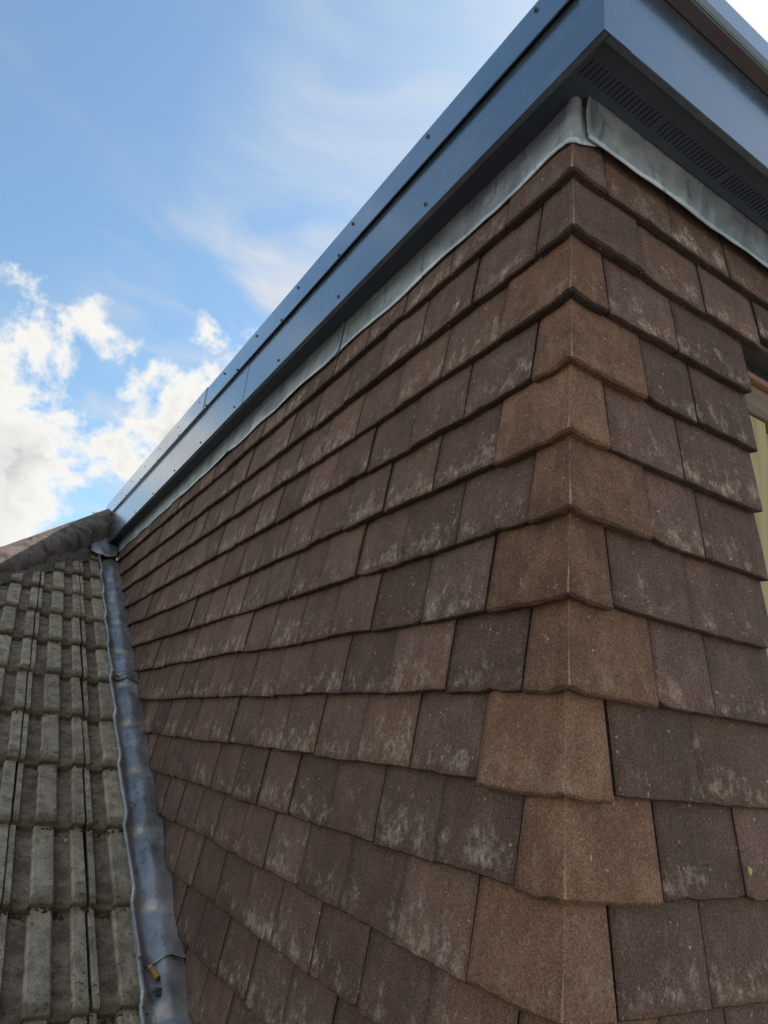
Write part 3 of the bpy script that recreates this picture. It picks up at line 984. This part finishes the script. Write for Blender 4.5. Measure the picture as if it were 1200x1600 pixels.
# debris crumbs on the lead
def crumb_pile(cx, cy, rx, ry, n_, size, label):
    v, f = [], []
    c = RB @ Vector((cx, cy / cosP, 0.004))
    for q in range(n_):
        a, r_ = rng.uniform(0, 6.283), rng.random() ** .7
        p = RB.to_3x3() @ Vector((math.cos(a) * rx * r_, math.sin(a) * ry * r_, (1 - r_) * size * 1.6))
        s_ = size * rng.uniform(.4, 1.0)
        b0 = len(v)
        for d in ((1, 0, 0), (-1, 0, 0), (0, 1, 0), (0, -1, 0), (0, 0, 1), (0, 0, -1)):
            v.append(tuple(p + Vector(d) * s_ * rng.uniform(.6, 1.3)))
        for t3 in ((0, 2, 4), (2, 1, 4), (1, 3, 4), (3, 0, 4), (2, 0, 5), (1, 2, 5), (3, 1, 5), (0, 3, 5)): f.append(tuple(b0 + x_ for x_ in t3))
    o = bpy.data.objects.new('debris', mesh_from(v, f, M['crumbs'])); o.location = c
    COL.objects.link(o); o['label'] = label; o['category'] = 'debris'; o['kind'] = 'stuff'
crumb_pile(-.062, 1.158, .013, .013, 130, .0021, 'small heap of brown crumbs on the lead just below the cigarette end')
crumb_pile(-.070, 1.700, .010, .030, 16, .0020, 'scatter of dark crumbs lying in the middle of the lead valley')

# cigarette end
M['cork'] = plain('cork_paper', (0.62, 0.30, 0.07), 0.7, 300.0, 0.3, 0.001)
M['paper'] = plain('white_paper', (0.70, 0.66, 0.60), 0.8, 300.0, 0.15, 0.001)
M['ash'] = plain('burnt_tip', (0.09, 0.05, 0.03), 0.95, 300.0, 0.4, 0.002)
def cyl(L0, L1, r0, r1, mat, seg=14):
    v, f = [], []
    for i, (L_, r_) in enumerate(((L0, r0), ((L0 + L1) / 2, (r0 + r1) / 2), (L1, r1))):
        for j in range(seg):
            a = 2 * math.pi * j / seg; v.append((L_, math.cos(a) * r_ * (1 + .05 * nz(j, i)), math.sin(a) * r_))
    for i in range(2):
        for j in range(seg): f.append((i * seg + j, i * seg + (j + 1) % seg, (i + 1) * seg + (j + 1) % seg, (i + 1) * seg + j))
    f.append(tuple(range(seg))[::-1]); f.append(tuple(2 * seg + j for j in range(seg)))
    me = mesh_from(v, f, mat, None, True); finish_normals(me); return me
P0 = RB @ Vector((-.074, 1.215 / cosP, .006)); P1 = RB @ Vector((-.054, 1.178 / cosP, .008))
butt = empty('cigarette_end', tuple(P0), label='orange cigarette end lying on the lead below the open lap', cat='cigarette end')
butt.rotation_euler = (P1 - P0).to_track_quat('X', 'Z').to_euler()
obj('filter', cyl(.005, .036, .0060, .0058, M['cork']), butt); obj('paper_tip', cyl(0, .0049, .0057, .0059, M['paper']), butt); obj('burnt_tip', cyl(.0361, .041, .0056, .0046, M['ash']), butt)

# lead saddle where the valley dies into the hip
def sad(u, v_):
    x = -.155 + .155 * v_
    y = 3.62 + .50 * u + .05 * math.sin(v_ * 3.1) * -1 * (1 - u)
    h = .045 + .022 * nz(u * 4, v_ * 4) * .5 + .05 * u + .03 * (1 - v_) * u
    return RB @ Vector((x, y / cosP, h))
o = sheet('lead_saddle', 18, 10, sad, M['valley_lead'], None); o.parent = valley; o.matrix_local = Matrix.Translation(-Vector(valley.location))
# bright nail head at the end of the flashing
M['nail'] = plain('bright_nail', (0.75, 0.75, 0.74), 0.4, 50, .1)
me = cyl(0, .010, .011, .007, M['nail'])
for v_ in me.vertices: v_.co = Vector((-v_.co.x, v_.co.y, v_.co.z))
finish_normals(me)
o = dobj('clip', me); o.location = (-.012, 3.50, -.005 + 2.0)

# small fallen things
M['leaf'] = plain('yellow_leaf', (0.45, 0.38, 0.10), 0.7, 60, .3)
def leaf(L_, mw, label):
    v, f = [], []
    for i in range(6):
        t_ = i / 5; w_ = math.sin(math.pi * (t_ * .9 + .05)) * L_ * .32
        for s_ in (-1, 0, 1): v.append((t_ * L_, s_ * w_, .12 * L_ * abs(s_) + .15 * L_ * math.sin(t_ * 3) + .001))
    for i in range(5):
        for j in range(2): a = i * 3 + j; f.append((a, a + 1, a + 4, a + 3))
    me = mesh_from(v, f, M['leaf'], None, True)
    bm = bmesh.new(); bm.from_mesh(me); bmesh.ops.solidify(bm, geom=bm.faces[:], thickness=.0004); bm.to_mesh(me); bm.free()
    o = bpy.data.objects.new('fallen_leaf', me); COL.objects.link(o); o.matrix_world = mw
    o['label'] = label; o['category'] = 'leaf'
leaf(.014, RB @ Matrix.Translation((-.262, 1.565 / cosP, .002)) @ Matrix.Rotation(1.0, 4, 'Z'), 'tiny yellow leaf scrap lying in a trough of the old roof')
leaf(.013, Matrix.Translation((.3335, -.002, -.995)) @ Matrix.Rotation(rad(90), 4, 'X') @ Matrix.Rotation(1.9, 4, 'Z'), 'tiny curled yellow scrap stuck on a brown wall tile near the right edge')
print('tiles', tile_count)
